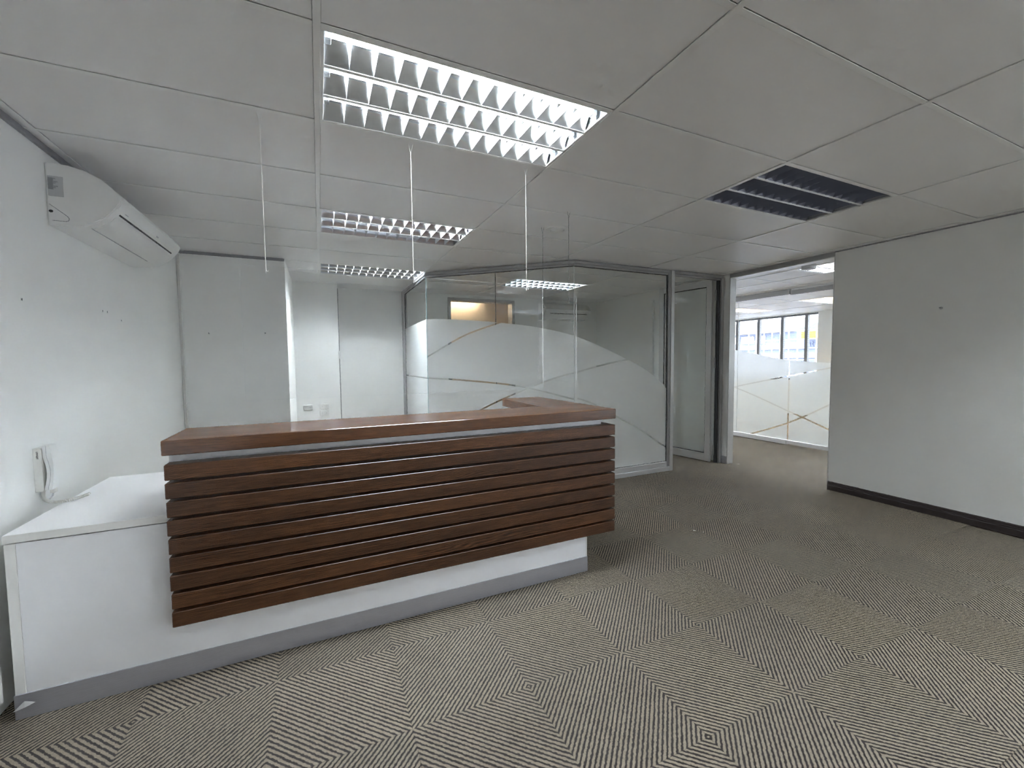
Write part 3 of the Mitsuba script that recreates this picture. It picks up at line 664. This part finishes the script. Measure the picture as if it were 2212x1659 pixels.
# scraps on the carpet
def scrap(label, x, y, s, seed):
    r = random.Random(seed)
    pts = [(x + s * math.cos(a) * r.uniform(0.5, 1), y + s * math.sin(a) * r.uniform(0.5, 1), 0.001 + r.uniform(0, 0.006)) for a in np.linspace(0, 6.0, 7)]
    add('paper_scrap', trimesh.convex.convex_hull(np.array(pts)), 'm_white_plastic', label, 'scrap', 'paper scraps on the carpet')
scrap('white paper scrap on the carpet before the corridor opening', 5.035, 3.75, 0.022, 1)
scrap('tiny white crumb on the carpet right of the desk end', 2.754, 2.437, 0.012, 2)
scrap('second tiny white crumb on the carpet right of the desk end', 2.796, 2.385, 0.008, 3)

# ------------------------------------------------------------------ corridor glazing
k = thing('corridor_partition', 'glass partition across the corridor with frosted film and thin clear lines', 'glass partition')
CY0, CY1 = -1.5, 9.0
SEAM = 4.285
add(k + '__head_channel', bx(XG - 0.03, XG + 0.03, SEAM, CY1, 2.430, 2.509, 0.003), 'm_alu_dark')
add(k + '__head_channel', bx(XG - 0.03, XG + 0.03, CY0, SEAM - 0.012, 2.415, 2.478, 0.003), 'm_alu_dark')
add(k + '__track', bx(XG - 0.035, XG + 0.03, CY0, SEAM - 0.03, 2.478, 2.509, 0.002), 'm_alu')
add(k + '__bottom_rail', bx(XG - 0.03, XG + 0.03, SEAM, CY1, 0.0, 0.072, 0.003), 'm_alu')
add(k + '__bottom_rail', bx(XG - 0.03, XG + 0.03, CY0, SEAM - 0.012, 0.012, 0.072, 0.003), 'm_alu')
P0 = np.array([XG, 9.0]); P1 = np.array([XG, SEAM]); P2 = np.array([XG, SEAM - 0.012]); P3 = np.array([XG, CY0]); P4 = np.array([XG, 5.20])
add(k + '__pane', quad(P0, P4, 0.07, 2.432), 'm_glass')
add(k + '__pane', quad(P4, P1, 0.07, 2.432), 'm_glass')
add(k + '__pane', quad(P2, P3, 0.07, 2.417), 'm_glass')
add(k + '__silicone_joint', bx(XG - 0.003, XG + 0.003, 5.197, 5.203, 0.07, 2.432), 'm_edge_clear')
def cf(y):
    return 9.0 - y
l1 = [(cf(6.6), 0.55), (cf(5.268), 0.886), (cf(4.848), 0.989), (cf(4.274), 1.119), (cf(3.959), 1.193), (cf(3.695), 1.253), (cf(3.0), 1.40)]
l2 = [(cf(6.6), 1.31), (cf(5.268), 0.886), (cf(4.851), 0.754), (cf(4.296), 0.552), (cf(4.007), 0.451), (cf(3.681), 0.331), (cf(3.1), 0.13)]
l3 = [(cf(4.95), 0.06), (cf(4.819), 0.115), (cf(4.29), 0.348), (cf(4.069), 0.466), (cf(3.875), 0.582), (cf(3.71), 0.684), (cf(3.0), 1.09)]
ptop = [(cf(7.5), 1.90), (cf(5.264), 1.564), (cf(4.921), 1.498), (cf(4.317), 1.375), (cf(4.03), 1.352), (cf(3.69), 1.329), (cf(2.6), 1.25)]
m = film(P0, P3, ptop, [l1, l2, l3, [(cf(SEAM - 0.006), 0.0), (cf(SEAM - 0.006), 2.4)]], off=0.006, width=0.022, base=0.075)
add(k + '__frosted_film', m, 'm_film')

# far windows
FW = list(zip(WY[:-1], WY[1:])) + [(0.4 + 0.9 * i, 1.3 + 0.9 * i) for i in range(5)]  # second list: unseen window band added to brighten the far room and corridor
FWL = ['narrow bright window at the right of the far room', 'bright window second from the right in the far room', 'bright window third from the right in the far room', 'bright window at the left of the far room', 'unseen window added to the far room beyond the opening']
for i, (a, b) in enumerate(FW):
    k = thing(f'window_{i + 1 if i < 4 else i + 7}', FWL[min(i, 4)], kind='structure')
    add(k + '__frame', join(bx(XW + 0.06, XW + 0.14, a - 0.035, a + 0.035, 0.85, 2.49), bx(XW + 0.06, XW + 0.14, b - 0.035, b + 0.035, 0.85, 2.49), bx(XW + 0.06, XW + 0.14, a + 0.035, b - 0.035, 0.85, 0.90), bx(XW + 0.06, XW + 0.14, a + 0.035, b - 0.035, 2.45, 2.49)), 'm_frame_dark')
    add(k + '__pane', quad((XW + 0.10, a + 0.03), (XW + 0.10, b - 0.03), 0.88, 2.46), 'm_glass')
    if i < 5:
        sl = [bx(XW + 0.015, XW + 0.040, a + 0.05, b - 0.05, z, z + 0.0008) for z in np.arange(0.95, 2.44, 0.05)]
        add(k + '__blind_slats', join(*sl), 'm_white_plastic', kind='stuff')
mat('m_frame_dark', pr((0.10, 0.105, 0.12), 0.4))
mat('m_ground', pr((0.30, 0.30, 0.30), 0.9))
mat('m_bldg', pr((0.13, 0.155, 0.25), 0.8))
mat('m_bldg2', pr((0.5, 0.46, 0.42), 0.8))
mat('m_yellow', pr((0.36, 0.20, 0.012), 0.6))
mat('m_hill', pr((0.16, 0.20, 0.22), 0.95))
mat('m_roof', pr((0.14, 0.18, 0.18), 0.7))
mat('m_sign_blue', pr((0.08, 0.10, 0.24), 0.6))
add('street', bx(12.0, 120, -80, 120, -6.2, -6.0), 'm_ground', 'street outside the far windows', kind='structure')
k = thing('building', 'pale blue building with a yellow sign outside the far windows', 'building')
add(k + '__wall', bx(24, 34, 2, 26, -6.0, 2.95), 'm_bldg')
rf = prof_y([(23.8, 2.95), (34.2, 2.95), (29.0, 4.0)], 14.6, 26.3)
add(k + '__roof', rf, 'm_roof', label='grey green pitched roof')
for i in range(10):
    add(k + '__roof_rib', rod((23.9, 15.0 + 1.2 * i, 2.985), (28.9, 15.0 + 1.2 * i, 3.995), 0.02, 5), 'm_bldg2')
add(k + '__gutter', bx(23.6, 23.85, 14.5, 26.4, 2.86, 2.97), 'm_bldg2')
add(k + '__sign_board', bx(23.7, 24.0, 12.2, 14.1, 2.42, 2.80), 'm_yellow', label='yellow sign board')
for y0_, y1_ in ((16.3, 16.8), (17.0, 17.8), (17.95, 18.6), (18.8, 20.0)):
    add(k + '__window', bx(23.9, 24.0, y0_, y1_, 2.28, 2.72), 'm_bldg2', label='pale bright window')
t = meshkit.text_mesh('nto', 0.30, 0.04)
add(k + '__sign_letters', remap(t, lambda v: np.stack([23.95 - v[:, 2], 14.0 - v[:, 0] * 1.1, v[:, 1] + 2.02], 1)), 'm_sign_blue')
for i in range(6):
    add(k + '__ledge', bx(23.85, 24.0, 12.0, 25.0, 1.9 - 0.5 * i, 1.95 - 0.5 * i), 'm_bldg2')
k = thing('scaffold', 'pale scaffolding standing before the blue building', 'scaffold')
for i in range(9):
    add(k + '__post', rod((22.4, 12.6 + 0.45 * i, -6), (22.4, 12.6 + 0.45 * i, 3.0), 0.03, 6), 'm_bldg2')
for z in (0.6, 1.3, 1.9, 2.35, 2.8):
    add(k + '__ledger', rod((22.35, 12.5, z), (22.35, 16.3, z), 0.022, 6), 'm_bldg2')
hx = np.linspace(60, 100, 12); hyv = np.linspace(-20, 100, 40)
X_, Y_ = np.meshgrid(hx, hyv, indexing='ij')
Z_ = -6 + 12 * np.sin(np.clip((X_ - 60) / 40, 0, 1) * math.pi * 0.5) * (0.5 + meshkit.fbm(np.stack([X_ * 0.06, Y_ * 0.05, X_ * 0], -1), 4, 3))
idx = np.arange(X_.size).reshape(X_.shape)
fq = np.stack([idx[:-1, :-1], idx[1:, :-1], idx[1:, 1:], idx[:-1, 1:]], -1).reshape(-1, 4)
add('hill', (np.stack([X_, Y_, Z_], -1).reshape(-1, 3), fq), 'm_hill', 'hazy hill far beyond the pale building', kind='structure', smooth=True)

# small sensor box on the corridor ceiling
k = thing('ceiling_sensor', 'small grey box on the corridor ceiling beside the bright light', 'sensor')
add(k + '__body', bx(5.14, 5.25, 2.975, 3.085, CEIL - 0.078, CEIL - 0.012, 0.008), 'm_alu')
add(k + '__mount', bx(5.165, 5.225, 3.00, 3.06, CEIL - 0.012, CEIL - 0.003), 'm_alu_dark')
